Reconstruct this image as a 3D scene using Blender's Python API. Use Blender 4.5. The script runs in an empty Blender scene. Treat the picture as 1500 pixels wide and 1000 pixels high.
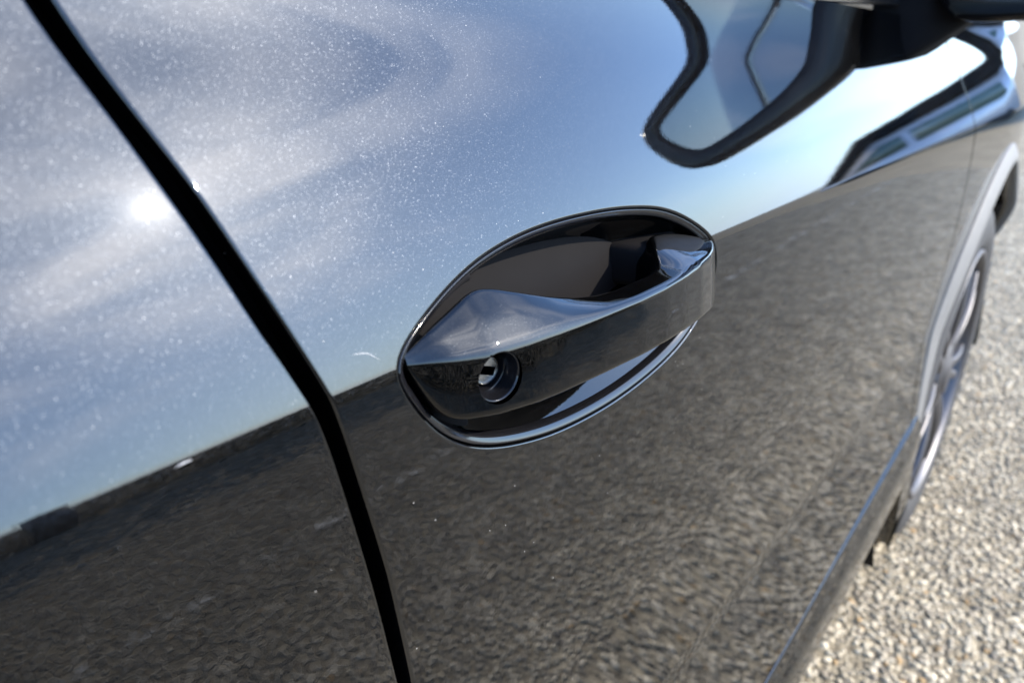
import bpy, bmesh, math, random
import numpy as np
from mathutils import Vector, Matrix
rad = math.radians
SC = bpy.context.scene
COL = SC.collection
rng = random.Random(7)

# ------------------------------------------------------------------ camera
PITCH, YAW = math.atan(490/1127), math.atan(941/math.hypot(1127, 490))
fwd = Vector((math.cos(YAW)*math.cos(PITCH), math.sin(YAW)*math.cos(PITCH), -math.sin(PITCH)))
right = Vector((math.sin(YAW), -math.cos(YAW), 0)); up = right.cross(fwd)
cd = bpy.data.cameras.new('camera'); cam = bpy.data.objects.new('camera', cd); COL.objects.link(cam)
M = Matrix((right, up, -fwd)).transposed().to_4x4()
M.translation = Vector((-0.2514, -0.1478, 1.0520)); cam.matrix_world = M
cd.sensor_width = 36; cd.lens = 27.05; cd.clip_start = .01; cd.clip_end = 3000
cd.dof.use_dof = True; cd.dof.focus_distance = .30; cd.dof.aperture_fstop = 11.0
SC.camera = cam

# ------------------------------------------------------------------ sky and sun
SUN_DIR = Vector((0.4812, -0.7017, 0.5254)).normalized()
SUN_EL = math.asin(SUN_DIR.z); SUN_AZ = math.atan2(SUN_DIR.x, SUN_DIR.y)
W = bpy.data.worlds.new('World'); SC.world = W; W.use_nodes = True
nt = W.node_tree; N = nt.nodes; L = nt.links; N.clear()
wo = N.new('ShaderNodeOutputWorld'); bg = N.new('ShaderNodeBackground'); L.new(bg.outputs[0], wo.inputs[0])
sky = N.new('ShaderNodeTexSky'); sky.sky_type = 'NISHITA'; sky.sun_disc = False
sky.sun_elevation = SUN_EL; sky.sun_rotation = SUN_AZ; sky.air_density = 1.0; sky.dust_density = .7; sky.ozone_density = 2.5
tc = N.new('ShaderNodeTexCoord')
mp = N.new('ShaderNodeMapping'); mp.inputs['Rotation'].default_value = (.16, -.10, .5); mp.inputs['Scale'].default_value = (1.25, 1.25, 4.2); mp.inputs['Location'].default_value = (3.1, 1.7, .4)
L.new(tc.outputs['Generated'], mp.inputs[0])
n1 = N.new('ShaderNodeTexNoise'); n1.inputs['Scale'].default_value = 1.7; n1.inputs['Detail'].default_value = 7
n1.inputs['Roughness'].default_value = .52; n1.inputs['Distortion'].default_value = .6
L.new(mp.outputs[0], n1.inputs[0])
cr = N.new('ShaderNodeMapRange'); cr.interpolation_type = 'SMOOTHSTEP'
cr.inputs[1].default_value = .48; cr.inputs[2].default_value = .78; cr.inputs[3].default_value = 0; cr.inputs[4].default_value = .22
L.new(n1.outputs[0], cr.inputs[0])
last = None
for d_, rr_, am_ in [((0.4793, -0.7106, 0.515), 13, 0.85), ((0.3597, -0.623, 0.6947), 14, 0.6), ((0.1957, -0.785, 0.5878), 13, 0.5), ((0.5572, -0.5572, 0.6157), 10, 0.5), ((0.6461, -0.4694, 0.6018), 11, 0.38), ((0.7299, -0.3719, 0.5736), 10, 0.3)]:
    q1 = N.new('ShaderNodeVectorMath'); q1.operation = 'DOT_PRODUCT'; L.new(tc.outputs['Generated'], q1.inputs[0]); q1.inputs[1].default_value = d_
    q2 = N.new('ShaderNodeMapRange'); q2.interpolation_type = 'SMOOTHSTEP'; L.new(q1.outputs['Value'], q2.inputs[0])
    q2.inputs[1].default_value = math.cos(rad(rr_*1.35)); q2.inputs[2].default_value = math.cos(rad(rr_*.15)); q2.inputs[3].default_value = 0; q2.inputs[4].default_value = am_
    if last is None: last = q2.outputs[0]
    else:
        q3 = N.new('ShaderNodeMath'); q3.operation = 'MAXIMUM'; L.new(last, q3.inputs[0]); L.new(q2.outputs[0], q3.inputs[1]); last = q3.outputs[0]
n2 = N.new('ShaderNodeTexNoise'); n2.inputs['Scale'].default_value = 2.4; n2.inputs['Detail'].default_value = 5; n2.inputs['Roughness'].default_value = .45; n2.inputs['Distortion'].default_value = .35; L.new(mp.outputs[0], n2.inputs[0])
w2 = N.new('ShaderNodeMapRange'); w2.interpolation_type = 'SMOOTHSTEP'; L.new(n2.outputs[0], w2.inputs[0]); w2.inputs[1].default_value = .34; w2.inputs[2].default_value = .66; w2.inputs[3].default_value = .12; w2.inputs[4].default_value = 1
w3 = N.new('ShaderNodeMath'); w3.operation = 'MULTIPLY'; L.new(last, w3.inputs[0]); L.new(w2.outputs[0], w3.inputs[1])
w4 = N.new('ShaderNodeMath'); w4.operation = 'MAXIMUM'; L.new(w3.outputs[0], w4.inputs[0]); L.new(cr.outputs[0], w4.inputs[1])
cm = N.new('ShaderNodeMix'); cm.data_type = 'RGBA'; L.new(w4.outputs[0], cm.inputs[0]); 
tint = N.new('ShaderNodeMix'); tint.data_type = 'RGBA'; tint.blend_type = 'MULTIPLY'; tint.inputs[0].default_value = 1; L.new(sky.outputs[0], tint.inputs[6]); tint.inputs[7].default_value = (.79, .96, 1.18, 1); L.new(tint.outputs[2], cm.inputs[6])

vd = N.new('ShaderNodeVectorMath'); vd.operation = 'DOT_PRODUCT'; L.new(tc.outputs['Generated'], vd.inputs[0]); vd.inputs[1].default_value = tuple(SUN_DIR)
vr = N.new('ShaderNodeMapRange'); vr.interpolation_type = 'SMOOTHSTEP'; L.new(vd.outputs['Value'], vr.inputs[0]); vr.inputs[1].default_value = .80; vr.inputs[2].default_value = 1.0; vr.inputs[3].default_value = 1.0; vr.inputs[4].default_value = 1.6
vc = N.new('ShaderNodeMix'); vc.data_type = 'RGBA'; vc.blend_type = 'MULTIPLY'; vc.inputs[0].default_value = 1; vc.inputs[6].default_value = (12.2, 12.3, 13.2, 1); L.new(vr.outputs[0], vc.inputs[7]); L.new(vc.outputs[2], cm.inputs[7])
sx_ = N.new('ShaderNodeSeparateXYZ'); L.new(tc.outputs['Generated'], sx_.inputs[0])
hz = N.new('ShaderNodeMapRange'); hz.interpolation_type = 'SMOOTHSTEP'; L.new(sx_.outputs[2], hz.inputs[0])
hz.inputs[1].default_value = -.02; hz.inputs[2].default_value = .13; hz.inputs[3].default_value = .75; hz.inputs[4].default_value = 0
hm = N.new('ShaderNodeMix'); hm.data_type = 'RGBA'; L.new(hz.outputs[0], hm.inputs[0]); L.new(cm.outputs[2], hm.inputs[6]); hm.inputs[7].default_value = (4.9, 6.9, 9.5, 1)
L.new(hm.outputs[2], bg.inputs[0]); bg.inputs[1].default_value = .15
sl = bpy.data.lights.new('sun', 'SUN'); sl.energy = 2.8; sl.angle = rad(.53); sl.color = (1, .90, .75)
so = bpy.data.objects.new('sun', sl); COL.objects.link(so); so.rotation_euler = SUN_DIR.to_track_quat('Z', 'Y').to_euler()
so.location = (3, -4, 4)
SC.view_settings.view_transform = 'Standard'; SC.view_settings.look = 'None'
SC.view_settings.exposure = 1.93; SC.view_settings.gamma = 1

# ------------------------------------------------------------------ materials
def mat(name):
    m = bpy.data.materials.new(name); m.use_nodes = True
    nt = m.node_tree; p = nt.nodes['Principled BSDF']
    return m, nt, nt.nodes, nt.links, p
def plain(name, col, rough=.5, metal=0., spec=.5, coat=0., noise=.12, scale=60):
    m, nt, N, L, p = mat(name)
    p.inputs['Roughness'].default_value = rough; p.inputs['Metallic'].default_value = metal
    p.inputs['Specular IOR Level'].default_value = spec; p.inputs['Coat Weight'].default_value = coat
    p.inputs['Coat Roughness'].default_value = .02
    tc = N.new('ShaderNodeTexCoord'); n = N.new('ShaderNodeTexNoise'); n.inputs['Scale'].default_value = scale; n.inputs['Detail'].default_value = 4
    L.new(tc.outputs['Object'], n.inputs[0])
    r = N.new('ShaderNodeMapRange'); r.inputs[3].default_value = 1-noise; r.inputs[4].default_value = 1+noise; L.new(n.outputs[0], r.inputs[0])
    mx = N.new('ShaderNodeMix'); mx.data_type = 'RGBA'; mx.blend_type = 'MULTIPLY'; mx.inputs[0].default_value = 1
    mx.inputs[6].default_value = (*col, 1); L.new(r.outputs[0], mx.inputs[7]); L.new(mx.outputs[2], p.inputs['Base Color'])
    return m
def paint(name, base, flake=1.0, dust=1.0, wipe=False, ior=1.62):
    """metallic car paint: dark base coat with tiny tilted flakes under a clear coat, a little dust on top"""
    m, nt, N, L, p = mat(name)
    tc = N.new('ShaderNodeTexCoord'); geo = N.new('ShaderNodeNewGeometry')
    # flakes
    def flakes(scale, tilt):
        v = N.new('ShaderNodeTexVoronoi'); v.inputs['Scale'].default_value = scale; L.new(tc.outputs['Object'], v.inputs['Vector'])
        s = N.new('ShaderNodeVectorMath'); s.operation = 'SUBTRACT'; L.new(v.outputs['Color'], s.inputs[0]); s.inputs[1].default_value = (.5, .5, .5)
        k = N.new('ShaderNodeVectorMath'); k.operation = 'SCALE'; L.new(s.outputs[0], k.inputs[0]); k.inputs['Scale'].default_value = tilt
        a = N.new('ShaderNodeVectorMath'); a.operation = 'ADD'; L.new(k.outputs[0], a.inputs[0]); L.new(geo.outputs['Normal'], a.inputs[1])
        n = N.new('ShaderNodeVectorMath'); n.operation = 'NORMALIZE'; L.new(a.outputs[0], n.inputs[0])
        return v, n
    v1, nf = flakes(5000, .34)
    fs = N.new('ShaderNodeTexWhiteNoise'); fs.noise_dimensions = '3D'; L.new(v1.outputs['Position'], fs.inputs['Vector'])
    fw = N.new('ShaderNodeMath'); fw.operation = 'POWER'; L.new(fs.outputs['Value'], fw.inputs[0]); fw.inputs[1].default_value = 9
    fc = N.new('ShaderNodeMix'); fc.data_type = 'RGBA'; L.new(fw.outputs[0], fc.inputs[0])
    fc.inputs[6].default_value = (0, 0, 0, 1); fc.inputs[7].default_value = (*[c*1.5*flake for c in base], 1)
    fg = N.new('ShaderNodeBsdfGlossy'); fg.inputs['Roughness'].default_value = .30; L.new(fc.outputs[2], fg.inputs[0]); L.new(nf.outputs[0], fg.inputs['Normal'])
    gg = N.new('ShaderNodeBsdfGlossy'); gg.inputs['Roughness'].default_value = .155; gg.inputs[0].default_value = (*[c*.025*flake for c in base], 1)
    p.inputs['Base Color'].default_value = (.0004, .0004, .0005, 1); p.inputs['Roughness'].default_value = .014; p.inputs['IOR'].default_value = ior
    a1 = N.new('ShaderNodeAddShader'); L.new(fg.outputs[0], a1.inputs[0]); L.new(gg.outputs[0], a1.inputs[1])
    a2 = N.new('ShaderNodeAddShader'); L.new(p.outputs[0], a2.inputs[0]); L.new(a1.outputs[0], a2.inputs[1])
    # orange peel on the clear coat
    op = N.new('ShaderNodeTexNoise'); op.inputs['Scale'].default_value = 700; op.inputs['Detail'].default_value = 1; L.new(tc.outputs['Object'], op.inputs[0])
    bm = N.new('ShaderNodeBump'); bm.inputs['Strength'].default_value = .006; bm.inputs['Distance'].default_value = .0008; L.new(op.outputs[0], bm.inputs['Height'])
    L.new(bm.outputs[0], p.inputs['Normal'])
    # dust specks
    dv = N.new('ShaderNodeTexVoronoi'); dv.inputs['Scale'].default_value = 330; L.new(tc.outputs['Object'], dv.inputs['Vector'])
    sx = N.new('ShaderNodeSeparateColor'); L.new(dv.outputs['Color'], sx.inputs[0])
    t1 = N.new('ShaderNodeMath'); t1.operation = 'GREATER_THAN'; L.new(sx.outputs[0], t1.inputs[0]); t1.inputs[1].default_value = .90
    rr = N.new('ShaderNodeMath'); rr.operation = 'MULTIPLY'; L.new(sx.outputs[1], rr.inputs[0]); rr.inputs[1].default_value = .075
    t2 = N.new('ShaderNodeMath'); t2.operation = 'LESS_THAN'; L.new(dv.outputs['Distance'], t2.inputs[0]); L.new(rr.outputs[0], t2.inputs[1])
    tt = N.new('ShaderNodeMath'); tt.operation = 'MULTIPLY'; L.new(t1.outputs[0], tt.inputs[0]); L.new(t2.outputs[0], tt.inputs[1])
    t3 = N.new('ShaderNodeMath'); t3.operation = 'MULTIPLY'; L.new(tt.outputs[0], t3.inputs[0]); t3.inputs[1].default_value = .7*dust
    # faint film of dust
    fn = N.new('ShaderNodeTexNoise'); fn.inputs['Scale'].default_value = 9; fn.inputs['Detail'].default_value = 6; L.new(tc.outputs['Object'], fn.inputs[0])
    fr = N.new('ShaderNodeMapRange'); L.new(fn.outputs[0], fr.inputs[0]); fr.inputs[1].default_value = .4; fr.inputs[2].default_value = .8
    fr.inputs[3].default_value = .0004*dust; fr.inputs[4].default_value = .004*dust
    ad = N.new('ShaderNodeMath'); ad.operation = 'MAXIMUM'; L.new(t3.outputs[0], ad.inputs[0]); L.new(fr.outputs[0], ad.inputs[1])
    if wipe:
        wm = N.new('ShaderNodeMapping'); wm.inputs['Rotation'].default_value = (0, rad(28), 0); wm.inputs['Scale'].default_value = (28, 160, 1150); L.new(tc.outputs['Object'], wm.inputs[0])
        wn = N.new('ShaderNodeTexNoise'); wn.inputs['Scale'].default_value = 1; wn.inputs['Detail'].default_value = 3; L.new(wm.outputs[0], wn.inputs[0])
        wr = N.new('ShaderNodeMapRange'); wr.inputs[1].default_value = .60; wr.inputs[2].default_value = .72; wr.inputs[3].default_value = 0; wr.inputs[4].default_value = .02; L.new(wn.outputs[0], wr.inputs[0])
        aw = N.new('ShaderNodeMath'); aw.operation = 'MAXIMUM'; L.new(ad.outputs[0], aw.inputs[0]); L.new(wr.outputs[0], aw.inputs[1]); ad = aw
    df = N.new('ShaderNodeBsdfDiffuse'); df.inputs[0].default_value = (.5, .48, .45, 1)
    ms = N.new('ShaderNodeMixShader'); L.new(ad.outputs[0], ms.inputs[0]); L.new(a2.outputs[0], ms.inputs[1]); L.new(df.outputs[0], ms.inputs[2])
    L.new(ms.outputs[0], N['Material Output'].inputs[0])
    return m
PAINT = paint('graphite_paint', (.012, .0135, .0165))
GRIPM = paint('grip_paint', (.012, .0135, .0165), .3, .6, ior=1.46)
CUP = paint('cup_paint', (.006, .0065, .008), .3, .35, True, 1.44)
BLACK = plain('black_plastic', (.012, .012, .013), .35)
GLOSS = plain('gloss_black', (.005, .005, .006), .09)
RUBBER = plain('seal_rubber', (.006, .0055, .006), .8, spec=.08)
TYRE = plain('tyre_rubber', (.035, .035, .036), .7, spec=.3)
ALLOY = plain('alloy', (.115, .112, .116), .50, metal=1, noise=.05)
PAD = plain('grained_pad', (.004, .0039, .0039), .55, spec=.12, noise=.5, scale=2600)
PLASTIC = plain('grey_plastic', (.13, .128, .122), .62, spec=.3)
STEEL = plain('lock_steel', (.62, .60, .57), .24, metal=1, noise=.15, scale=900)
SLOT = plain('slot_metal', (.16, .145, .12), .45, metal=1, noise=.3, scale=1500)
GLASS = plain('tinted_glass', (.012, .016, .016), .01, coat=1, noise=.02)
CHIPM = plain('bare_scratch', (.30, .30, .30), .6)
LENS = plain('lamp_lens', (.33, .34, .35), .08, metal=.6, coat=1)
SATIN = plain('satin_trim', (.62, .63, .65), .2, metal=1)
MIRROR, _nt, _N, _L, _p = mat('mirror_silver')
_p.inputs['Base Color'].default_value = (.55, .54, .57, 1); _p.inputs['Metallic'].default_value = 1; _p.inputs['Roughness'].default_value = .01

# ------------------------------------------------------------------ helpers
def link(name, me, m, parent=None, smooth=True):
    o = bpy.data.objects.new(name, me); COL.objects.link(o)
    if m: me.materials.append(m)
    if parent: o.parent = parent
    return o
def mesh(name, V, F, m, parent=None, normals=None, smooth=True):
    me = bpy.data.meshes.new(name); me.from_pydata([tuple(map(float, v)) for v in V], [], [tuple(map(int, f)) for f in F])
    if smooth: me.polygons.foreach_set('use_smooth', [True]*len(me.polygons))
    me.update()
    if normals is not None:
        me.normals_split_custom_set_from_vertices([tuple(map(float, n)) for n in normals])
    return link(name, me, m, parent)
def tag(o, label, cat, group=None, kind=None):
    o['label'] = label; o['category'] = cat
    if group: o['group'] = group
    if kind: o['kind'] = kind
    return o
def empty(name, loc=(0, 0, 0)):
    o = bpy.data.objects.new(name, None); COL.objects.link(o); o.location = loc; return o
class MB:
    """collects surfaces (with normals) for one mesh"""
    def __init__(s): s.V = []; s.Nn = []; s.F = []; s.n = 0
    def grid(s, P, flip=False, closed_u=False, closed_v=False, keep=None, Nrm=None):
        P = np.asarray(P, float); a, b = P.shape[:2]
        if Nrm is None: Nrm = gnormals(P, closed_u, closed_v)
        if flip: Nrm = -Nrm
        i0 = s.n; s.V.append(P.reshape(-1, 3)); s.Nn.append(Nrm.reshape(-1, 3)); s.n += a*b
        for i in range(a if closed_u else a-1):
            for j in range(b if closed_v else b-1):
                q = [i*b+j, ((i+1) % a)*b+j, ((i+1) % a)*b+(j+1) % b, i*b+(j+1) % b]
                if flip: q.reverse()
                s.F.append([i0+k for k in q])
        return s
    def cap(s, ring, n):
        ring = np.asarray(ring, float); i0 = s.n; c = ring.mean(0)
        s.V.append(np.vstack([ring, c])); s.Nn.append(np.tile(n, (len(ring)+1, 1))); k = len(ring); s.n += k+1
        nn = np.cross(ring[0]-c, ring[1]-c)
        for i in range(k):
            f = [i0+i, i0+(i+1) % k, i0+k]
            if np.dot(nn, n) < 0: f.reverse()
            s.F.append(f)
        return s
    def box(s, c, size, R=None, bev=0):
        bm = bmesh.new(); bmesh.ops.create_cube(bm, size=1)
        for v in bm.verts: v.co = Vector([v.co[k]*size[k] for k in range(3)])
        if bev: bmesh.ops.bevel(bm, geom=bm.edges[:], offset=bev, segments=3, affect='EDGES', profile=.5)
        return s.addbm(bm, c, R)
    def addbm(s, bm, c=(0, 0, 0), R=None):
        bm.normal_update(); bm.verts.index_update()
        V = np.array([v.co[:] for v in bm.verts]); Nn = np.array([v.normal[:] for v in bm.verts])
        F = [[v.index for v in f.verts] for f in bm.faces]; bm.free()
        if R is not None:
            R = np.array(R); V = V@R.T; Nn = Nn@R.T
        s.V.append(V+np.array(c)); s.Nn.append(Nn); s.F += [[s.n+i for i in f] for f in F]; s.n += len(V)
        return s
    def clip(s, fn):
        """keep the part of every face where fn(points) > 0"""
        V = np.vstack(s.V); Nn = np.vstack(s.Nn); f = fn(V); V = list(V); Nn = list(Nn); E = {}; out = []
        for q in s.F:
            fq = f[q]
            if (fq > 0).all(): out.append(q); continue
            if (fq <= 0).all(): continue
            r = []
            for k in range(len(q)):
                a, b = q[k], q[(k+1) % len(q)]
                if f[a] > 0: r.append(a)
                if (f[a] > 0) != (f[b] > 0):
                    key = (min(a, b), max(a, b))
                    if key not in E:
                        t = f[a]/(f[a]-f[b]); V.append(V[a]+t*(V[b]-V[a])); n = Nn[a]+t*(Nn[b]-Nn[a]); Nn.append(n/np.linalg.norm(n)); E[key] = len(V)-1
                    r.append(E[key])
            r2 = []
            for k in r:
                if not r2 or np.linalg.norm(np.array(V[k])-np.array(V[r2[-1]])) > 1e-7: r2.append(k)
            if len(r2) > 2: out.append(r2)
        s.V = [np.array(V)]; s.Nn = [np.array(Nn)]; s.F = out; s.n = len(V)
        return s
    def build(s, name, m, parent=None, custom=True):
        return mesh(name, np.vstack(s.V), s.F, m, parent, np.vstack(s.Nn) if custom else None)
def gnormals(P, cu=False, cv=False):
    def diff(P, ax, closed):
        if closed: return np.roll(P, -1, ax)-np.roll(P, 1, ax)
        return np.gradient(P, axis=ax)
    n = np.cross(diff(P, 0, cu), diff(P, 1, cv)); l = np.linalg.norm(n, axis=-1, keepdims=True)
    return n/np.where(l < 1e-12, 1, l)
def smooth1(a, k, closed=False):
    a = np.asarray(a, float)
    for _ in range(k):
        if closed: a = (np.roll(a, 1, 0)+2*a+np.roll(a, -1, 0))/4
        else:
            b = a.copy(); b[1:-1] = (a[:-2]+2*a[1:-1]+a[2:])/4; a = b
    return a
def closed_curve(pts, n, k=6):
    p = np.asarray(pts, float); m = len(p); out = []
    for i in range(m):
        a, b, c, d = p[i-1], p[i], p[(i+1) % m], p[(i+2) % m]
        for t in np.linspace(0, 1, 24, endpoint=False):
            out.append(.5*(2*b+(c-a)*t+(2*a-5*b+4*c-d)*t*t+(3*b-a-3*c+d)*t**3))
    out = np.array(out); s = np.r_[0, np.cumsum(np.linalg.norm(np.diff(np.vstack([out, out[:1]]), axis=0), axis=1))]
    o2 = np.vstack([out, out[:1]]); tt = np.linspace(0, s[-1], n, endpoint=False)
    r = np.c_[[np.interp(tt, s, o2[:, k_]) for k_ in range(p.shape[1])]].T
    return smooth1(r, k, True)
def tube(mb, path, r, seg=8, closed=False):
    p = np.asarray(path, float); n = len(p); T = np.gradient(p, axis=0) if not closed else np.roll(p, -1, 0)-np.roll(p, 1, 0)
    T /= np.linalg.norm(T, axis=1, keepdims=True); ref = np.array([.31, -.9, .29]); G = []
    r = np.broadcast_to(r, (n,))
    for i in range(n):
        a = np.cross(T[i], ref); a /= np.linalg.norm(a); b = np.cross(T[i], a)
        G.append([p[i]+r[i]*(math.cos(t)*a+math.sin(t)*b) for t in np.linspace(0, 2*math.pi, seg, endpoint=False)])
    G = np.array(G); mb.grid(G, closed_u=closed, closed_v=True, flip=True)
    if not closed: mb.cap(G[0], -T[0]); mb.cap(G[-1], T[-1])
def lathe(mb, prof, c, seg=64, a0=0, a1=2*math.pi):
    """prof: (radius, y) pairs; axis along y through c"""
    pr = np.asarray(prof, float); full = abs(a1-a0-2*math.pi) < 1e-6
    th = np.linspace(a0, a1, seg, endpoint=not full)
    G = np.stack([np.stack([c[0]+pr[:, 0]*math.cos(t), c[1]+pr[:, 1], c[2]+pr[:, 0]*math.sin(t)], -1) for t in th])
    mb.grid(G, closed_u=full, flip=False)

# ------------------------------------------------------------------ the car's side surface
HS = np.array([-1.2, -.75, -.62, -.60, -.50, -.40, -.325, -.305, -.20, -.12, -.05, -.015, -.0022, .0022, .02, .05, .083, .098, .122, .15, .25])
TH = np.array([-8, -8, -6, 2, 6, 6, 5, -1.5, -3, -1, 1, 3.5, 8, 19, 21, 25, 27.5, 21, 7, 18, 22.])
_hh = np.linspace(-1.2, .25, 5801); _tt = np.tan(np.radians(np.interp(_hh, HS, TH)))
_yy = np.concatenate([[0], np.cumsum((_tt[1:]+_tt[:-1])/2*np.diff(_hh))]); _yy -= np.interp(0, _hh, _yy)
HUB = np.array([1.42, 0.0, .357])
def zc(x): return .95-.0455*np.asarray(x, float)
def plan(x):
    x = np.asarray(x, float); a = np.clip(x-1.25, 0, None); b = np.clip(-x-.2, 0, None); c = np.clip(x-2.0, 0, None)
    return .06*a*a+.02*b*b+1.1*c*c
def ysurf(x, h): return plan(x)+np.interp(h, _hh, _yy)
def S(x, h, dy=0.):
    x = np.asarray(x, float); h = np.asarray(h, float); return np.stack(np.broadcast_arrays(x, ysurf(x, h)+dy, zc(x)+h), -1)
def hsamp(lo, hi, step):
    base = list(np.arange(lo, hi, step))+[hi]
    fine = [c+d for c in (0,) for d in np.arange(-.004, .00401, .0004)]+[c+d for c in (-.315,) for d in np.arange(-.014, .0141, .002)]
    a = np.array(sorted(base+[f for f in fine if lo < f < hi])); k = [a[0]]
    for v in a[1:]:
        if v-k[-1] > .00018: k.append(v)
    k[-1] = hi
    return np.array(k)
RROLL = .0014
def edge_cols(depth=.022):
    """(inset, depth) pairs of a rolled panel edge, from inside the shut to the skin"""
    c = [(0, RROLL+depth), (0, RROLL+depth*.4), (0, RROLL+.001)]
    for a in np.linspace(90, 0, 8): c.append((RROLL*(1-math.sin(rad(a))), RROLL*(1-math.cos(rad(a)))))
    return c
def panel(mb, xl, xr, hs, xmid, lroll=True, rroll=True):
    """a body panel between the edge curves xl(h) and xr(h)"""
    P = []; NR = []
    le = edge_cols() if lroll else [(0, 0)]; re = edge_cols()[::-1] if rroll else [(0, 0)]
    for h in hs:
        a, b = float(xl(h)), float(xr(h)); row = []
        for ins, dep in le: row.append(S(a+ins, h, dep))
        lo, hi = a+(RROLL if lroll else 0), b-(RROLL if rroll else 0)
        for t in xmid[1:-1]: row.append(S(lo+(hi-lo)*t, h))
        for ins, dep in re: row.append(S(b-ins, h, dep))
        P.append(row)
    P = np.array(P); n = gnormals(P)
    mb.grid(P, Nrm=n, flip=True)
# shut lines, measured on the car: x as a function of height over the crease
_gh = np.array([-.6, -.2, -.114, -.064, -.033, -.007, .0018, .0218, .0357, .0527, .0739, .0835, .096, .14, .2])
_gr = np.array([-.10, -.110, -.1179, -.1248, -.1308, -.1355, -.1372, -.1430, -.1472, -.1520, -.1605, -.1640, -.1678, -.180, -.197])
_gl = np.array([-.104, -.115, -.1235, -.1310, -.1364, -.1410, -.1433, -.1500, -.1538, -.1588, -.1652, -.1688, -.1722, -.184, -.201])
_gd = np.linspace(-.6, .2, 801)
_gr2 = smooth1(np.interp(_gd, _gh, _gr), 40); _gl2 = smooth1(np.interp(_gd, _gh, _gl), 40)
def gap_r(h): return np.interp(h, _gd, _gr2)-.0003+.0007*np.clip((h-.05)/.045, 0, 1)
def gap_l(h): return np.interp(h, _gd, _gl2)+.0001-.0006*np.clip((h-.05)/.045, 0, 1)
_fh = np.array([-.6, -.46, -.30, -.23, -.17, -.067, -.003, .014, .057, .09, .112, .16])
_fx = np.array([.90, .915, .945, .955, .957, .950, .938, .932, .905, .885, .868, .84])
def fgap(h): return np.interp(h, _gd, smooth1(np.interp(_gd, _fh, _fx), 60))

CAR = tag(empty('parked_car', (0, 0, 0)), 'dark graphite metallic car seen along its glossy side with a recessed door handle', 'car')

# handle recess outline in (x, h)
OUT = closed_curve([(-.1141, -.0021), (-.1141, .0018), (-.1091, .0062), (-.1003, .0112), (-.0862, .0174), (-.074, .0216), (-.0601, .0250), (-.0391, .0278), (-.0147, .0287),
    (.0142, .0279), (.038, .0259), (.0613, .0223), (.0803, .0165), (.0971, .0085), (.1079, .001), (.1122, -.0075), (.1122, -.017), (.108, -.0262), (.1, -.0348), (.0885, -.0425),
    (.0697, -.0496), (.0425, -.0542), (.0129, -.0560), (-.0136, -.0550), (-.0371, -.0522), (-.058, -.0474), (-.0736, -.0423), (-.0863, -.0362), (-.0978, -.0276), (-.1057, -.018), (-.1109, -.0095)], 240, 8)
_t = np.roll(OUT, -1, 0)-np.roll(OUT, 1, 0); _t /= np.linalg.norm(_t, axis=1, keepdims=True)
OUTN = np.c_[-_t[:, 1], _t[:, 0]]
if np.sum(OUTN*(OUT.mean(0)-OUT)) < 0: OUTN = -OUTN          # pointing inward
def inset(s):
    n = smooth1(OUTN, 6+int(s*1500), True); p = OUT+n*s
    return smooth1(p, int(s*3000), True)
def inside_poly(x, h, poly):
    """signed distance-like field to the outline: > 0 outside"""
    X = np.stack([x, h], -1); out = np.full(len(X), 1.0)
    bb = (x > -.125) & (x < .125) & (h > -.068) & (h < .040)
    Q = X[bb]
    if len(Q) == 0: return out
    A = poly; B = np.roll(poly, -1, 0); d2 = np.full(len(Q), 9.); ins = np.zeros(len(Q), bool)
    for a, b in zip(A, B):
        ab = b-a; t = np.clip(((Q-a)@ab)/(ab@ab), 0, 1); dd = ((Q-a-t[:, None]*ab)**2).sum(1); d2 = np.minimum(d2, dd)
        c = ((a[1] > Q[:, 1]) != (b[1] > Q[:, 1])); 
        with np.errstate(divide='ignore', invalid='ignore'):
            xi = (b[0]-a[0])*(Q[:, 1]-a[1])/(b[1]-a[1])+a[0]
        ins ^= c & (Q[:, 0] < xi)
    out[bb] = np.where(ins, -1, 1)*np.sqrt(d2)
    return out

# ---- front door
hs = hsamp(-.463, .1235, .004); hs = np.array(sorted(set(list(hs)+list(np.arange(-.064, .036, .002)))))
_k = [hs[0]]
for v in hs[1:]:
    if v-_k[-1] > .00018: _k.append(v)
hs = np.array(_k)
xm = np.unique(np.r_[np.linspace(0, .02, 5), np.linspace(.02, .26, 110), np.linspace(.26, 1, 60)])
fd = MB(); panel(fd, gap_r, fgap, hs, xm)
fd.clip(lambda V: inside_poly(V[:, 0], V[:, 2]-zc(V[:, 0]), OUT))
prof = [(0, 0)]+[(.0013*math.sin(rad(a)), .0013*(1-math.cos(rad(a)))) for a in np.linspace(10, 90, 8)]+[(.0013, .003), (.0013, .006)]
G = np.stack([S(p[:, 0], p[:, 1], dep) for p, dep in ((inset(s), d) for s, d in prof)])
fd.grid(G, closed_v=True, flip=False)
DOOR = fd.build('front_door', PAINT, CAR)
# ---- rear door
rd = MB(); panel(rd, lambda h: -1.05+0*h, gap_l, hsamp(-.463, .1235, .005), np.unique(np.r_[np.linspace(0, .85, 26), np.linspace(.85, 1, 40)]), lroll=True)
rd.build('rear_door', PAINT, CAR)
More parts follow.
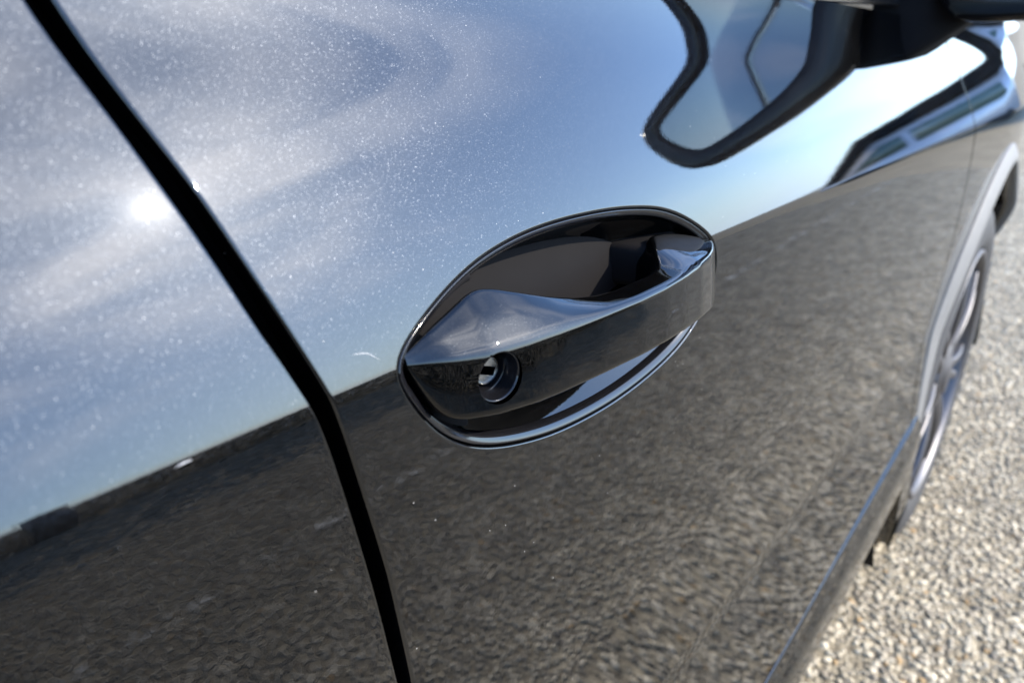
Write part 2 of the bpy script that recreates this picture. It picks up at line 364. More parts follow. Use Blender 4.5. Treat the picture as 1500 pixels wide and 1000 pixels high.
# ---- front wing with a flared wheel arch
def flare(P):
    r = np.hypot(P[:, 0]-HUB[0], P[:, 2]-HUB[2]); return r
wg = MB()
whs = hsamp(-.60, .15, .006)
wl = lambda h: fgap(h)+.0045
P = []
cols = [(i, d) for i, d in edge_cols()]
xs = np.unique(np.r_[np.linspace(0, .55, 60), np.linspace(.55, 1, 60)])
for h in whs:
    a = float(wl(h)); b = 2.42; row = [S(a+i, h, d) for i, d in cols]
    for t in xs[1:]: row.append(S(a+RROLL+(b-a-RROLL)*t, h))
    P.append(row)
P = np.array(P)
r = np.hypot(P[..., 0]-HUB[0], P[..., 2]-HUB[2])
def lipy(c): c = np.clip((np.asarray(c)-.70)/.28, 0, 1); return .07*c*c
def archy(a, rr=.455): return float(ysurf(HUB[0]+rr*math.cos(a), HUB[2]+rr*math.sin(a)-float(zc(HUB[0]+rr*math.cos(a)))))*(1 if math.cos(a) < .3 else max(0, 1-(math.cos(a)-.3)*2.5))
q = np.clip((r-.437)/.05, 0, 1); w = (1-q*q*(3-2*q))*np.clip((P[..., 0]-HUB[0]-.1)/.15, 0, 1)
P[..., 1] += (lipy((P[..., 0]-HUB[0])/.437)-ysurf(P[..., 0], P[..., 2]-zc(P[..., 0])))*w
n = gnormals(P); wg.grid(P, Nrm=n, flip=True)
wg.clip(lambda V: np.hypot(V[:, 0]-HUB[0], V[:, 2]-HUB[2])-.436)
ang = np.linspace(rad(-38), rad(205), 120)
lp = [(.436, 0), (.4335, .0004), (.430, .0020), (.427, .0055), (.426, .010), (.427, .018), (.432, .05)]
G = np.stack([np.stack([np.array([HUB[0]+rr*math.cos(a), archy(a)+float(lipy(math.cos(a)))+dd, HUB[2]+rr*math.sin(a)]) for a in ang]) for rr, dd in lp])
wg.grid(G, flip=False)
wg.build('front_wing', PAINT, CAR)
# matt plastic wheel arch trim
at = MB(); ang = np.linspace(rad(-30), rad(173), 130)
G = np.stack([np.stack([np.array([HUB[0]+rr*math.cos(a), archy(a)+float(lipy(math.cos(a)))+.001+(dd if dd > 0 else dd*min(1, max(0, (rad(174)-a)/rad(40)))**.7), HUB[2]+rr*math.sin(a)]) for a in ang]) for rr, dd in
    [(.466, .02), (.466, -.002), (.4645, -.004), (.461, -.006), (.456, -.0085), (.451, -.011), (.446, -.013), (.441, -.0145), (.437, -.015), (.433, -.0135), (.431, -.010), (.430, -.004), (.430, .03)]])
at.grid(G, flip=False); at.clip(lambda V: V[:, 0]-(.925+.02)); at.build('arch_trim', PLASTIC, CAR)
# arch liner
al = MB(); lathe(al, [(.432, .075), (.432, .30), (.05, .30)], (HUB[0], 0, HUB[2]), 90, rad(-40), rad(220)); lathe(al, [(.4325, .016), (.4325, .08)], (HUB[0], 0, HUB[2]), 60, rad(28), rad(220)); al.build('arch_liner', RUBBER, CAR)
# ---- sill panel below the doors: small ledge, then a turned-under face
def sill_prof():
    z = []
    y0 = float(np.interp(-.463, _hh, _yy))
    return [(-.4640, y0+.012), (-.4642, y0-.0004), (-.4660, y0-.0012), (-.4675, y0-.0018), (-.4700, y0-.0023), (-.482, y0-.0046), (-.50, y0-.0105), (-.53, y0-.011), (-.555, y0-.0095), (-.562, y0-.005), (-.566, y0+.004), (-.568, y0+.10)]
sx = np.r_[np.linspace(-1.0, .9, 60), np.linspace(.91, 1.0, 10)]
pp = sill_prof(); pr = []
for i in range(len(pp)-1):
    for t in np.linspace(0, 1, 4, endpoint=False): pr.append((pp[i][0]+(pp[i+1][0]-pp[i][0])*t, pp[i][1]+(pp[i+1][1]-pp[i][1])*t))
pr = smooth1(np.array(pr), 2)
sm = MB(); sm.grid(np.stack([np.stack([np.array([x, y+.35*max(0, x-.93)**1.0*(.15), .95-.0182+h]) for h, y in pr]) for x in sx]), flip=False)
sm.clip(lambda V: np.hypot(V[:, 0]-HUB[0], V[:, 2]-HUB[2])-.437)
sm.build('sill_panel', PAINT, CAR)
# black shell behind the shuts, underbody and the rest of the body so that nothing is hollow
sh = MB()
hsx = np.linspace(-.45, .12, 50)
sh.grid(np.stack([S(np.linspace(-1.0, .98, 50), h, .024) for h in hsx]), flip=True); sh.build('door_seal', RUBBER, CAR)
bx = MB(); bx.box((-.05, .95, .60), (2.1, 1.6, .50), bev=.03); bx.box((1.5, .95, .55), (1.2, 1.1, .4), bev=.03); bx.build('body_shell', BLACK, CAR)
# ---- glass, pillars, roof
def up(x, z0, y0, y1, z1, t): return np.array([x, y0+(y1-y0)*t+.018*4*t*(1-t)*-1, z0+(z1-z0)*t])
def belt(x): return 1.0565-.010*(x-.33)
def glasspane(x0, x1, xt0, xt1, off=0.):
    G = []
    for u in np.linspace(0, 1, 14):
        row = []
        for t in np.linspace(0, 1, 12):
            x = (x0+(x1-x0)*u)*(1-t)+(xt0+(xt1-xt0)*u)*t
            yb = float(ysurf(x, .12))+.010; row.append(up(x, belt(x)+.012, yb, .29, 1.48, t)+np.array([0, off, 0]))
        G.append(row)
    return np.array(G)
g = MB(); g.grid(glasspane(-.14, .86, -.10, .22)); g.build('side_window', GLASS, CAR)
g = MB(); g.grid(glasspane(-.95, -.21, -.85, -.17)); g.build('side_window', GLASS, CAR)
g = MB(); g.grid(glasspane(-.207, -.142, -.168, -.104, -.003)); g.build('pillar_trim', RUBBER, CAR)
g = MB(); tube(g, [up(x, belt(x)+.012, float(ysurf(x, .12)), .285, 1.48, 1)+np.array([0, 0, .012]) for x in np.linspace(-.9, .25, 20)], .022); tube(g, [np.array([.25, .285, 1.49]), np.array([.6, .22, 1.29]), np.array([.90, .10, 1.08])], .022)
g.build('window_frame', RUBBER, CAR)
bl = MB()
bxs = np.linspace(-1.0, .86, 90)
bp = [(.010, .030), (.010, .006), (.0085, .0025), (.0055, .0), (.002, -.0005), (.0, .0005), (-.001, .003), (-.001, .02)]
bl.grid(np.stack([np.stack([np.array([x, float(ysurf(x, belt(x)-float(zc(x))))+d, belt(x)+u_]) for u_, d in bp]) for x in bxs]), flip=False)
bl.build('belt_trim', SATIN, CAR)
rf = MB()
rf.grid(np.array([[np.array([x, .285+1.25*v, 1.50+.05*math.sin(math.pi*v)-.05*max(0, -x-.4)**2]) for v in np.linspace(0, 1, 16)] for x in np.linspace(-1.0, .25, 16)])); rf.build('roof', PAINT, CAR)
ws = MB(); ws.grid(np.array([[np.array([.25+.68*u+.16*math.sin(math.pi*v)*u, .285-.19*u+(1.25+.36*u)*v, 1.50-.44*u+.04*math.sin(math.pi*v)]) for v in np.linspace(0, 1, 20)] for u in np.linspace(0, 1, 12)])); ws.build('windscreen', GLASS, CAR)
bo = MB(); bo.grid(np.array([[np.array([.93+1.30*u, (.112+.06*max(0, u*1.3-.35)**2)*(1-v)+1.72*v, (1.055-.075*u-.12*u**4)+.05*math.sin(math.pi*v)]) for v in np.linspace(0, 1, 24)] for u in np.linspace(0, 1, 20)])); bo.build('bonnet', PAINT, CAR)
# ---- headlamp at the nose
hl = MB(); hl.grid(np.stack([S(np.linspace(2.03, 2.30, 24), h, -.003) for h in np.linspace(-.02, .07, 10)]), flip=True); hl.build('headlight', LENS, CAR)

# ------------------------------------------------------------------ door handle
HND = empty('door_handle', (0, 0, .95)); HND.parent = CAR
def place(o): o.matrix_parent_inverse = HND.matrix_world.inverted(); return o
bpy.context.view_layer.update()
# bezel: a conical ring round the recess
bz = MB(); prof = [(.0015, .0070), (.0015, .0030), (.0016, .0016), (.0019, .0009), (.0023, .0010), (.0030, .0014), (.0038, .0020), (.0045, .0026), (.0049, .0034), (.0050, .0050), (.0050, .012)]
bz.grid(np.stack([S(p[:, 0], p[:, 1], d) for p, d in ((inset(s), d) for s, d in prof)]), closed_v=True)
place(bz.build('bezel', GLOSS, HND))
# bowl
cu = MB(); base = inset(.0053); cen = np.array([-.035, -.012]); G = []
for rho in np.r_[1, .996, .99, np.linspace(.98, .0, 110)]:
    p = cen+(base-cen)*max(rho, 1e-3); lw = np.clip((-.008-base[:, 1])/.03, 0, 1); lw = lw*lw*(3-2*lw)
    d = .0062+.026*((1-lw)*(1-rho**2.6)**.75+lw*.98*(1-rho**1.15))
    G.append(S(p[:, 0], p[:, 1]*0+p[:, 1], 0)*np.array([1, 0, 1])+np.array([0, 1, 0])*(ysurf(base[:, 0], base[:, 1])*rho+(1-rho)*0.0+d)[:, None])
cu.grid(np.array(G), closed_v=True); place(cu.build('recess_bowl', CUP, HND))
# grip: cross sections along the car
def prm(keys, xs, k=3):
    a = np.array(keys); return smooth1(np.interp(xs, a[:, 0], a[:, 1]), k)
NX = 190
gx = np.linspace(-.1068, .1066, 380)
yf = prm([(-.1068, .0018), (-.0945, -.0052), (-.0812, -.0104), (-.0642, -.0138), (-.051, -.0155), (-.0272, -.0174), (-.0002, -.0188), (.02, -.0188), (.0382, -.0177), (.060, -.0155), (.0782, -.0122), (.09, -.0086), (.0991, -.0047), (.104, -.0014), (.1066, .002)], gx, 26)
hb = prm([(-.1068, -.0012), (-.106, -.0035), (-.1045, -.0085), (-.1016, -.0155), (-.098, -.0203), (-.0925, -.0224), (-.08, -.0235), (-.064, -.0243), (-.042, -.0247), (-.016, -.0251), (.016, -.0258), (.0536, -.0272), (.075, -.0285), (.0915, -.0296), (.098, -.0280), (.102, -.0240), (.105, -.0155), (.1066, -.006)], gx, 16)
hi = prm([(-.1068, .0030), (-.103, .0052), (-.097, .0083), (-.085, .0124), (-.077, .0152), (-.072, .0160), (-.066, .0150), (-.056, .0120), (-.0456, .0088), (-.03, .0046), (-.015, .0016), (.0, .0002), (.03, -.0002), (.040, .0010), (.050, .0055), (.060, .0085), (.07, .0082), (.085, .0056), (.098, .0024), (.1066, .0006)], gx, 22)
yi = prm([(-.1068, .0032), (-.097, .0030), (-.085, .0036), (-.077, .0042), (-.072, .0042), (-.064, .0014), (-.056, -.0018), (-.0456, -.0046), (-.03, -.0058), (.0, -.0062), (.03, -.0056), (.040, -.0040), (.050, .0035), (.060, .0110), (.08, .0100), (.095, .006), (.1066, .0042)], gx, 26)
yb = prm([(-.1068, .006), (-.09, .012), (-.075, .012), (-.06, .006), (-.045, -.001), (-.03, -.003), (.03, -.002), (.044, .000), (.054, .016), (.095, .014), (.1066, .006)], gx, 26)
def round_poly(pts, radii, na=8, ne=6):
    out = []; m = len(pts); arcs = []
    for i in range(m):
        a, b, c = pts[i-1], pts[i], pts[(i+1) % m]
        u = a-b; v = c-b; lu, lv = np.linalg.norm(u), np.linalg.norm(v); u = u/max(lu, 1e-9); v = v/max(lv, 1e-9)
        t = min(radii[i], .45*lu, .45*lv); arcs.append([b+u*t*(1-s)**2+v*t*s*s for s in np.linspace(0, 1, na)])
    for i in range(m):
        out += arcs[i]; e0, e1 = arcs[i][-1], arcs[(i+1) % m][0]
        for s in np.linspace(0, 1, ne+2)[1:-1]: out.append(e0+(e1-e0)*s)
    return np.array(out)
pw = np.clip((gx-.040)/.022, 0, 1); pw = pw*pw*(3-2*pw)
ym = (yf+(yi-yf)*.45)*(1-pw)+(yf+.0042)*pw; hm = hi*.53*(1-pw)+(hi*.16+.0006)*pw
G = []
for i, x in enumerate(gx):
    pts = np.array([(yf[i]+hb[i]*.105, hb[i]+.0008*min(1, -hb[i]/.02)), (yf[i]+hb[i]*.07, hb[i]*.5), (yf[i], .0), (ym[i], hm[i]), (yi[i], hi[i]), (yb[i], hi[i]*.5-.006), (yb[i], hb[i]*.8-.001)])
    re_ = float(np.clip((x+.1068)/.022, .18, 1)*np.clip((.1066-x)/.01, .3, 1))
    p = round_poly(pts, [.0030, .012, .0030*re_, .0030*re_, .0022, .003, .003])
    # gentle swell of the front and of the top face
    G.append([np.array([x, a, float(zc(x))+b]) for a, b in p])
G = np.array(G)
GRIP = G
gp = MB(); gp.grid(G, closed_v=True, flip=False)
LC = np.array([-.0790, 0, .9440]); 
_i = np.argmin(abs(gx-LC[0])); _sl = np.gradient(yf, gx)[_i]
LC[1] = yf[_i]+.0003; LN = np.array([_sl, -1, 0.02]); LN /= np.linalg.norm(LN)
LU = np.cross(LN, [0, 0, 1.]); LU /= np.linalg.norm(LU); LV = np.cross(LU, LN)
LR = .0087
def lockfield(V):
    q = V-LC; u = q@LU; v = q@LV; d = q@LN; return np.where(d > -.0045, np.hypot(u, v)-LR, 1.)
gp.clip(lockfield)
gp.cap(G[0], np.array([-1, -.3, 0])/1.044); gp.cap(G[-1], np.array([1, 0, 0]))
place(gp.build('grip', GRIPM, HND))
def ringmesh(mb, prof, seg=64):
    G = np.stack([np.stack([LC+LU*r_*math.cos(t)+LV*r_*math.sin(t)-LN*d_ for t in np.linspace(0, 2*math.pi, seg, endpoint=False)]) for r_, d_ in prof]); mb.grid(G, closed_v=True, flip=True); return G
lk = MB(); ringmesh(lk, [(LR+.0002, .0012), (LR+.0001, .0), (LR-.0002, -.00025), (LR-.0006, -.0001), (LR-.0008, .0006), (LR-.0012, .0022), (LR-.0021, .0048), (LR-.0026, .0068), (LR-.0027, .0090)]); place(lk.build('lock_recess', GLOSS, HND))
lc = MB(); g_ = ringmesh(lc, [(.0050, .0095), (.0050, .0066), (.0047, .0062), (.0040, .0061)]); lc.cap(g_[-1], LN); place(lc.build('lock_cylinder', STEEL, HND))
ks = MB(); R_ = np.stack([LU*.94+LV*.34, -LN, -LU*.34+LV*.94], 1); ks.box(LC-LN*.0061, (.0060, .0008, .0030), R_, .0002); place(ks.build('keyhole', SLOT, HND))
# trim strip between grip and recess rim
tr = MB(); o1 = [(-.1075, .0042), (-.1005, .0085), (-.090, .0133), (-.080, .0170), (-.0735, .0192), (-.069, .0204)]; o2 = [(-.1058, .0034), (-.0985, .0072), (-.0875, .0113), (-.078, .0142), (-.0715, .0156), (-.0665, .0160)]
o1 = np.array(o1); o2 = np.array(o2); tt_ = np.linspace(0, 5, 50)
A = smooth1(np.c_[np.interp(tt_, range(6), o1[:, 0]), np.interp(tt_, range(6), o1[:, 1])], 8); B = smooth1(np.c_[np.interp(tt_, range(6), o2[:, 0]), np.interp(tt_, range(6), o2[:, 1])], 8)
G = []
for s, d in ((0, .012), (0, .0030), (.04, .0016), (.15, .0010), (.4, .0008), (.7, .0010), (.9, .0018), (.98, .0032), (1, .012)):
    p = A+(B-A)*s; e = np.clip((np.arange(50)-44)/5., 0, 1)**2*.006; G.append(S(p[:, 0], p[:, 1], d+e+.0022*s))
tr.grid(np.array(G), flip=False); place(tr.build('trim_strip', RUBBER, HND))
# black mounts behind the two grip ends
mt = MB(); mt.box((-.0885, .0125, .9215), (.026, .016, .022), bev=.003); place(mt.build('grip_mount', RUBBER, HND))
mt = MB(); mt.box((.075, .022, .942), (.050, .030, .020), np.array([[.94, -.34, 0], [.34, .94, 0], [0, 0, 1]]), bev=.004); place(mt.build('grip_mount', RUBBER, HND))
# grained rubber pad set into the right end of the grip
gi_ = np.where((gx > .0470) & (gx < .1005))[0]; Pn = gnormals(GRIP, False, True); Q = []
u_ = np.linspace(0, 1, len(gi_)); low = 56-8.5*np.clip(np.sin(np.clip(u_*1.9, 0, 1)*math.pi/2), 0, 1)*np.clip((1-u_)*9, 0, 1)
for n_i, i in enumerate(gi_):
    row = []
    for f_ in np.linspace(0, 1, 9):
        j = 57+(low[n_i]-57)*f_; ja = int(j); t = j-ja; p_ = GRIP[i, ja]*(1-t)+GRIP[i, ja+1]*t; nn = Pn[i, ja]*(1-t)+Pn[i, ja+1]*t; nn = nn*(1 if nn[2] > 0 else -1)
        row.append(p_+nn*(.0006*min(1, 6*min(f_, 1-f_))*min(1, 6*min(u_[n_i], 1-u_[n_i]))-.0002))
    Q.append(row)
Q = np.array(Q)
pd = MB(); pd.grid(Q, flip=True)
if np.vstack(pd.Nn)[:, 2].mean() < 0: pd.Nn = [-n for n in pd.Nn]; pd.F = [f[::-1] for f in pd.F]
place(pd.build('grip_pad', PAD, HND))
# scratches on paint and grip
def scratch(pts, r, n=10):
    mb = MB(); P = [S(np.array(a), np.array(b), -.00003) for a, b in pts]; P = np.array(P)
    t = np.linspace(0, len(P)-1, n); Q = np.c_[[np.interp(t, range(len(P)), P[:, k]) for k in range(3)]].T; Q = smooth1(Q, 3)
    rr = r*np.sin(np.linspace(.25, math.pi-.25, n))*np.array([rng.uniform(.5, 1.2) for _ in range(n)]); tube(mb, Q, rr, 6)
    return mb.build('scratch', CHIPM, CAR)
scratch([(-.1262, .0092), (-.1212, .0083), (-.1175, .0052)], .00022, 14)
scratch([(-.1815, .0), (-.1790, .0003), (-.1772, .0002)], .00022, 8)

# ------------------------------------------------------------------ door mirror
DM = empty('door_mirror', (.66, .0, 1.05)); DM.parent = CAR; bpy.context.view_layer.update()
def placem(o): o.matrix_parent_inverse = DM.matrix_world.inverted(); return o
MO = closed_curve([(-.0050, 1.0405), (-.06, 1.0415), (-.104, 1.0437), (-.1685, 1.0485), (-.1945, 1.0562), (-.2115, 1.085), (-.2160, 1.1248), (-.2085, 1.1519), (-.180, 1.166), (-.109, 1.181), (-.06, 1.195), (.0, 1.20), (.03, 1.18), (.035, 1.12), (.02, 1.06)], 120, 4)
MI = closed_curve([(-.02, 1.0775), (-.06, 1.0695), (-.1016, 1.0695), (-.1514, 1.0715), (-.1806, 1.0765), (-.193, 1.10), (-.1965, 1.137), (-.18, 1.149), (-.10, 1.166), (-.05, 1.180), (.0, 1.184), (.022, 1.165), (.02, 1.115), (.0, 1.095)], 120, 4)
mc = np.array([-.09, 1.115]); MI = mc+(MI-mc)*np.array([.955, .93])
def ringx(poly, x, s=1.): p = mc+(poly-mc)*s; return np.stack([x+.15*(p[:, 0]+.09), p[:, 0], p[:, 1]], -1)
ho = MB(); ho.grid(np.stack([ringx(MI, .632), ringx(MI, .622, 1.0), ringx(MI+(MO-MI)*.25, .619), ringx(MI+(MO-MI)*.8, .6185), ringx(MO, .622), ringx(MO, .64, 1.02), ringx(MO, .665, 1.0), ringx(MO, .69, .93), ringx(MO, .715, .78), ringx(MO, .73, .5), ringx(MO, .735, .1)]), closed_v=True, flip=True)
placem(ho.build('mirror_housing', GLOSS, DM))
gl = MB(); gr_ = ringx(MI, .634, 1.02); gr_[:, 0] += .09*(gr_[:, 1]+.09)-.067*(gr_[:, 2]-1.115); gl.cap(gr_, np.array([-.970, .233, -.065])); placem(gl.build('mirror_glass', MIRROR, DM, custom=False))
ft = MB(); G = []
for t in np.linspace(0, 1, 14):
    y = -.050+.125*t; zl = np.interp(y, [-.05, -.016, -.003, .025, .045, .08], [1.052, 1.049, 1.035, 1.011, .998, .990]); zh = np.interp(y, [-.05, 0, .03, .08], [1.11, 1.11, 1.10, 1.06]); x0 = np.interp(y, [-.05, .0, .03, .08], [.700, .668, .640, .630]); x1 = np.interp(y, [-.05, .03, .08], [.70, .74, .80])
    p = round_poly(np.array([(x0, zl), (x0, zh), (x1, zh), (x1, zl)]), [.010, .010, .012, .012]); G.append([np.array([a, y, b]) for a, b in p])
ft.grid(np.array(G), closed_v=True, flip=True); placem(ft.build('mirror_foot', RUBBER, DM))

# ------------------------------------------------------------------ front wheel
WH = empty('front_wheel', tuple(HUB)); WH.parent = CAR; bpy.context.view_layer.update()
def placew(o): o.matrix_parent_inverse = WH.matrix_world.inverted(); return o
R_T = .357
ty = MB(); lathe(ty, [(.258, .03), (.262, .012), (.270, .004), (.290, -.001), (.315, .001), (.338, .008), (.350, .020), (R_T, .045), (R_T, .20), (.345, .232), (.26, .235)], HUB, 96); placew(ty.build('tyre', TYRE, WH))
rm = MB(); lathe(rm, [(.262, .010), (.2625, .004), (.259, .001), (.252, .003), (.246, .010), (.240, .030), (.236, .09), (.236, .20)], HUB, 96); placew(rm.build('rim', ALLOY, WH))
dk = MB(); lathe(dk, [(.165, .11), (.165, .085), (.06, .085), (.06, .05)], HUB, 64); placew(dk.build('brake_disc', STEEL, WH))
hc = MB(); lathe(hc, [(.070, .05), (.070, .020), (.062, .012), (.040, .009), (.036, .004), (.0, .002)], HUB, 48); placew(hc.build('hub_cap', ALLOY, WH))
spoke = None
for k in range(7):
    for s in (-1, 1):
        a = rad(90+360/7*k)
        if spoke is None or True:
            sp = MB(); G = []
            for t in np.linspace(0, 1, 14):
                rr = .052+.196*t; off = s*(.009+.026*t**1.4); wd = .008+.003*(1-t); yv = .016-.010*math.sin(math.pi*t*.9)
                p = round_poly(np.array([(-wd, yv), (wd, yv), (wd*1.2, yv+.035), (-wd*1.2, yv+.035)]), [.006, .006, .004, .004], 5, 2)
                G.append([np.array([HUB[0]+rr*math.cos(a)-(off+u)*math.sin(a), HUB[1]+v, HUB[2]+rr*math.sin(a)+(off+u)*math.cos(a)]) for u, v in p])
            sp.grid(np.array(G), closed_v=True, flip=False); placew(sp.build('spoke', ALLOY, WH))

# ------------------------------------------------------------------ ground
def ground_mat(name):
    m, nt, N, L, p = mat(name); tc = N.new('ShaderNodeTexCoord')
    v = N.new('ShaderNodeTexVoronoi'); v.inputs['Scale'].default_value = 95; L.new(tc.outputs['Object'], v.inputs[0])
    sc = N.new('ShaderNodeSeparateColor'); L.new(v.outputs['Color'], sc.inputs[0])
    cr = N.new('ShaderNodeValToRGB'); e = cr.color_ramp.elements; e[0].position = 0; e[0].color = (0.137, 0.114, 0.077, 1); e[1].position = 1; e[1].color = (0.284, 0.246, 0.171, 1)
    x = cr.color_ramp.elements.new(.55); x.color = (0.211, 0.179, 0.122, 1); L.new(sc.outputs[0], cr.inputs[0])
    n = N.new('ShaderNodeTexNoise'); n.inputs['Scale'].default_value = 3; n.inputs['Detail'].default_value = 6; L.new(tc.outputs['Object'], n.inputs[0])
    r = N.new('ShaderNodeMapRange'); r.inputs[1].default_value = .3; r.inputs[2].default_value = .7; r.inputs[3].default_value = .85; r.inputs[4].default_value = 1.12; L.new(n.outputs[0], r.inputs[0])
    mx = N.new('ShaderNodeMix'); mx.data_type = 'RGBA'; mx.blend_type = 'MULTIPLY'; mx.inputs[0].default_value = 1; L.new(cr.outputs[0], mx.inputs[6]); L.new(r.outputs[0], mx.inputs[7])
    L.new(mx.outputs[2], p.inputs['Base Color']); p.inputs['Roughness'].default_value = .85; p.inputs['Specular IOR Level'].default_value = .25
    b = N.new('ShaderNodeBump'); b.inputs['Distance'].default_value = .006; b.inputs['Strength'].default_value = .8; b.invert = True; L.new(v.outputs['Distance'], b.inputs['Height']); L.new(b.outputs[0], p.inputs['Normal'])
    return m
def chip_mat():
    m, nt, N, L, p = mat('stone_chip_stone'); oi = N.new('ShaderNodeObjectInfo')
    cr = N.new('ShaderNodeValToRGB'); cr.color_ramp.interpolation = 'CONSTANT'; e = cr.color_ramp.elements; e[0].position = 0; e[0].color = (0.372, 0.321, 0.227, 1); e[1].position = .3; e[1].color = (0.305, 0.258, 0.178, 1)
    for pos, c in ((.5, (0.446, 0.387, 0.279)), (.68, (0.246, 0.206, 0.145)), (.8, (0.342, 0.290, 0.197)), (.95, (0.164, 0.138, 0.100)), (.982, (0.298, 0.194, 0.085))):
        x = cr.color_ramp.elements.new(pos); x.color = (*c, 1)
    L.new(oi.outputs['Random'], cr.inputs[0])
    ge = N.new('ShaderNodeNewGeometry'); pn = N.new('ShaderNodeTexNoise'); pn.inputs['Scale'].default_value = 9; pn.inputs['Detail'].default_value = 5; pn.inputs['Roughness'].default_value = .65; L.new(ge.outputs['Position'], pn.inputs[0])
    pr_ = N.new('ShaderNodeMapRange'); pr_.inputs[1].default_value = .3; pr_.inputs[2].default_value = .7; pr_.inputs[3].default_value = .62; pr_.inputs[4].default_value = 1.42; L.new(pn.outputs[0], pr_.inputs[0])
    mx = N.new('ShaderNodeMix'); mx.data_type = 'RGBA'; mx.blend_type = 'MULTIPLY'; mx.inputs[0].default_value = 1; L.new(cr.outputs[0], mx.inputs[6]); L.new(pr_.outputs[0], mx.inputs[7]); L.new(mx.outputs[2], p.inputs['Base Color']); p.inputs['Roughness'].default_value = .75
    return m
GM = ground_mat('pale_chip_seal')
gs = MB(); gs.grid(np.array([[np.array([x, y, 0.]) for y in np.r_[-600, -60, -8, -2, 0, 2, 8, 60, 600]] for x in np.r_[-600, -60, -8, -2, 0, 2, 8, 60, 600]])); go = gs.build('ground', GM); go['kind'] = 'structure'
# stone chips rolled into the surface
pm = bpy.data.meshes.new('gravel'); x0, x1, y0, y1 = -1.7, 6.2, -2.9, 1.2
pm.from_pydata([(x0, y0, .001), (x1, y0, .001), (x1, y1, .001), (x0, y1, .001)], [], [(0, 1, 2, 3)])
CHIP = chip_mat(); gr = link('gravel', pm, CHIP); gr['kind'] = 'stuff'
gn = bpy.data.node_groups.new('gravel_scatter', 'GeometryNodeTree')
gn.interface.new_socket('Geometry', in_out='INPUT', socket_type='NodeSocketGeometry'); gn.interface.new_socket('Geometry', in_out='OUTPUT', socket_type='NodeSocketGeometry')
n_ = gn.nodes; l_ = gn.links
gi = n_.new('NodeGroupInput'); gO = n_.new('NodeGroupOutput'); dp = n_.new('GeometryNodeDistributePointsOnFaces'); dp.inputs['Density'].default_value = 9500
ic = n_.new('GeometryNodeMeshIcoSphere'); ic.inputs['Radius'].default_value = .0062; ic.inputs['Subdivisions'].default_value = 1
tf = n_.new('GeometryNodeTransform'); tf.inputs['Scale'].default_value = (1.15, .85, .62); l_.new(ic.outputs[0], tf.inputs[0])
smt = n_.new('GeometryNodeSetMaterial'); smt.inputs['Material'].default_value = CHIP; l_.new(tf.outputs[0], smt.inputs[0])
ip = n_.new('GeometryNodeInstanceOnPoints'); rv = n_.new('FunctionNodeRandomValue'); rv.data_type = 'FLOAT_VECTOR'; rv.inputs[0].default_value = (-.5, -.5, 0); rv.inputs[1].default_value = (.5, .5, 6.28)
rs = n_.new('FunctionNodeRandomValue'); rs.data_type = 'FLOAT'; rs.inputs[2].default_value = .5; rs.inputs[3].default_value = 1.35; rs.inputs['Seed'].default_value = 5
l_.new(gi.outputs[0], dp.inputs[0]); l_.new(dp.outputs[0], ip.inputs[0]); l_.new(smt.outputs[0], ip.inputs['Instance']); l_.new(rv.outputs[0], ip.inputs['Rotation']); l_.new(rs.outputs[1], ip.inputs['Scale']); l_.new(ip.outputs[0], gO.inputs[0])
md = gr.modifiers.new('scatter', 'NODES'); md.node_group = gn

# worn bay line painted along the car
lm, nt, N, L, p = mat('worn_line_paint'); tc = N.new('ShaderNodeTexCoord'); n = N.new('ShaderNodeTexNoise'); n.inputs['Scale'].default_value = 14; n.inputs['Detail'].default_value = 8; n.inputs['Roughness'].default_value = .75; L.new(tc.outputs['Object'], n.inputs[0])
r = N.new('ShaderNodeMapRange'); r.inputs[1].default_value = .52; r.inputs[2].default_value = .60; L.new(n.outputs[0], r.inputs[0]); L.new(r.outputs[0], p.inputs['Alpha'])
p.inputs['Base Color'].default_value = (.42, .41, .37, 1); p.inputs['Roughness'].default_value = .7
bl_ = MB(); bl_.grid(np.array([[np.array([x, y, .0075]) for y in (-1.175, -1.225)] for x in np.linspace(-.9, 6.5, 12)]), flip=True); bl_ = bl_.build('bay_marking', lm); bl_['kind'] = 'structure'

# ------------------------------------------------------------------ what the paint mirrors: a low hedge across the bay and a silver car
hedge_m = plain('hedge_leaf', (.026, .036, .017), .6, spec=.12, noise=.5, scale=9)
hv = []; hf = []
def leaf(p, s):
    n = Vector((rng.gauss(0, 1), rng.gauss(0, 1), rng.gauss(0, 1))).normalized(); a = n.orthogonal().normalized(); b = n.cross(a); k = len(hv)
    for u, w in ((-.5, 0), (0, -.28), (.5, 0), (0, .28)): hv.append(tuple(Vector(p)+a*u*s+b*w*s))
    hf.append((k, k+1, k+2, k+3))
for _ in range(44000):
    x = rng.uniform(-6.5, 4.2); y = rng.gauss(0, .16); z = rng.uniform(.02, .93+.04*math.sin(x*3.1))
    leaf((x, y-3.3+.05*math.sin(x*5), z), rng.uniform(.03, .06))
hd = mesh('hedge', hv, hf, hedge_m, None, None, False); tag(hd, 'low dark hedge mirrored below the crease in the rear door paint', 'hedge')
SV = plain('silver_paint', (.60, .62, .68), .22, metal=.3, coat=1); GREEN = plain('green_tint_glass', (.10, .16, .14), .05, coat=1)
GP = MB(); bm = bmesh.new(); bmesh.ops.create_cone(bm, cap_ends=True, segments=20, radius1=.085, radius2=.08, depth=1.12)
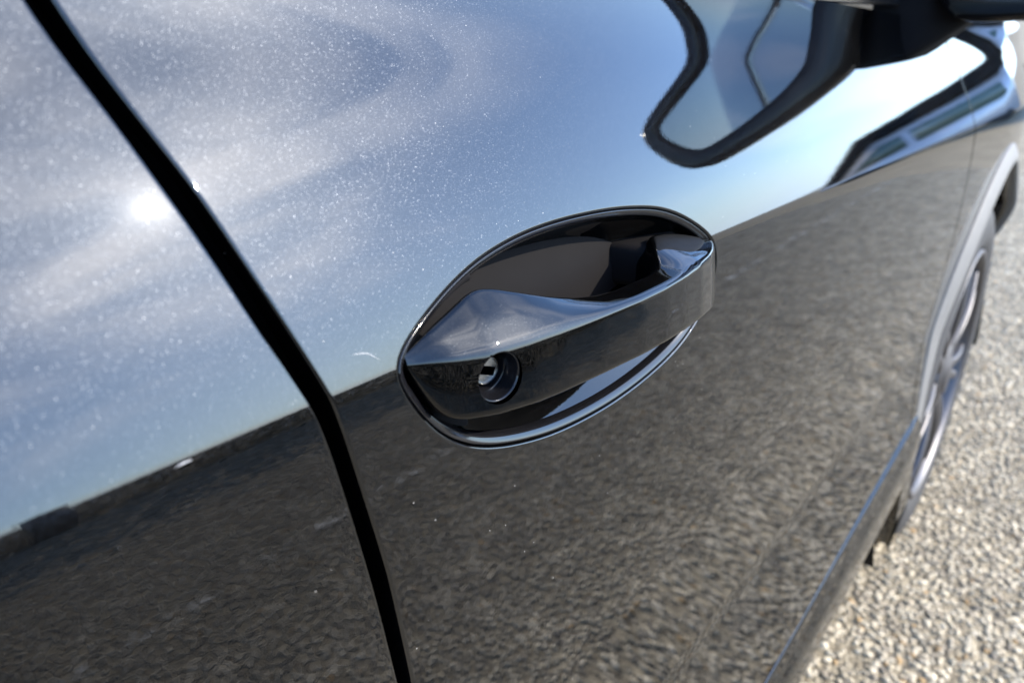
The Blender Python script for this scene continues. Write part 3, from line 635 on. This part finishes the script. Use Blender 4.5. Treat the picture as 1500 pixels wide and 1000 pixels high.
GP.addbm(bm, (.62, -3.02, .56)); bm = bmesh.new(); bmesh.ops.create_uvsphere(bm, u_segments=20, v_segments=12, radius=.095); bmesh.ops.scale(bm, vec=(1, 1, .7), verts=bm.verts); GP.addbm(bm, (.62, -3.02, 1.14))
tag(GP.build('stone_post', plain('post_stone', (.11, .10, .09), .55, noise=.4, scale=30)), 'rounded stone post beside the hedge mirrored at the left edge of the rear door', 'post')
sc_ = tag(empty('silver_car', (11.6, -1.90, 0)), 'small pale silver car with black roof mirrored in the far end of the front door', 'car')
def prism(name, poly, x0, x1, m, bev=.03):
    bm = bmesh.new(); f = bm.faces.new([bm.verts.new((x0, a, b)) for a, b in poly]); r_ = bmesh.ops.extrude_face_region(bm, geom=[f])
    bmesh.ops.translate(bm, verts=[v for v in r_['geom'] if isinstance(v, bmesh.types.BMVert)], vec=(x1-x0, 0, 0)); bmesh.ops.recalc_face_normals(bm, faces=bm.faces)
    if bev: bmesh.ops.bevel(bm, geom=bm.edges[:], offset=bev, segments=2, affect='EDGES')
    mb = MB(); mb.addbm(bm); return mb.build(name, m, sc_, custom=False)
prism('body', [(-1.488, 0.238), (-1.504, 0.680), (-1.360, 0.867), (-0.656, 1.411), (1.360, 1.462), (1.440, 0.850), (1.440, 0.238)], -.82, .82, SV, .06)
prism('roof', [(-1.424, .79), (-1.408, .876), (-.688, 1.47), (.32, 1.53), (1.408, 1.513), (1.424, 1.24), (-.57, 1.22), (-1.21, .79)], -.838, .838, RUBBER, .02)
prism('side_glass', [(-0.976, 0.867), (-0.528, 1.13), (-0.224, 1.14), (-0.224, 0.867)], -.835, -.80, GREEN, .006)
prism('side_glass', [(-0.112, 0.867), (-0.112, 1.14), (1.040, 1.15), (1.136, 0.884)], -.835, -.80, GREEN, .006)
for yy_ in (-.92, .90):
    for xx_ in (-.78, .78):
        mb = MB(); pr_ = [(.0, -.10), (.29, -.10), (.31, -.07), (.31, .07), (.29, .10), (0, .10)]; lathe_pts = np.stack([np.stack([np.array([xx_+d, yy_+r_*math.cos(t), .31+r_*math.sin(t)]) for r_, d in pr_]) for t in np.linspace(0, 2*math.pi, 32, endpoint=False)])
        mb.grid(lathe_pts, closed_u=True); mb.build('wheel', TYRE, sc_)
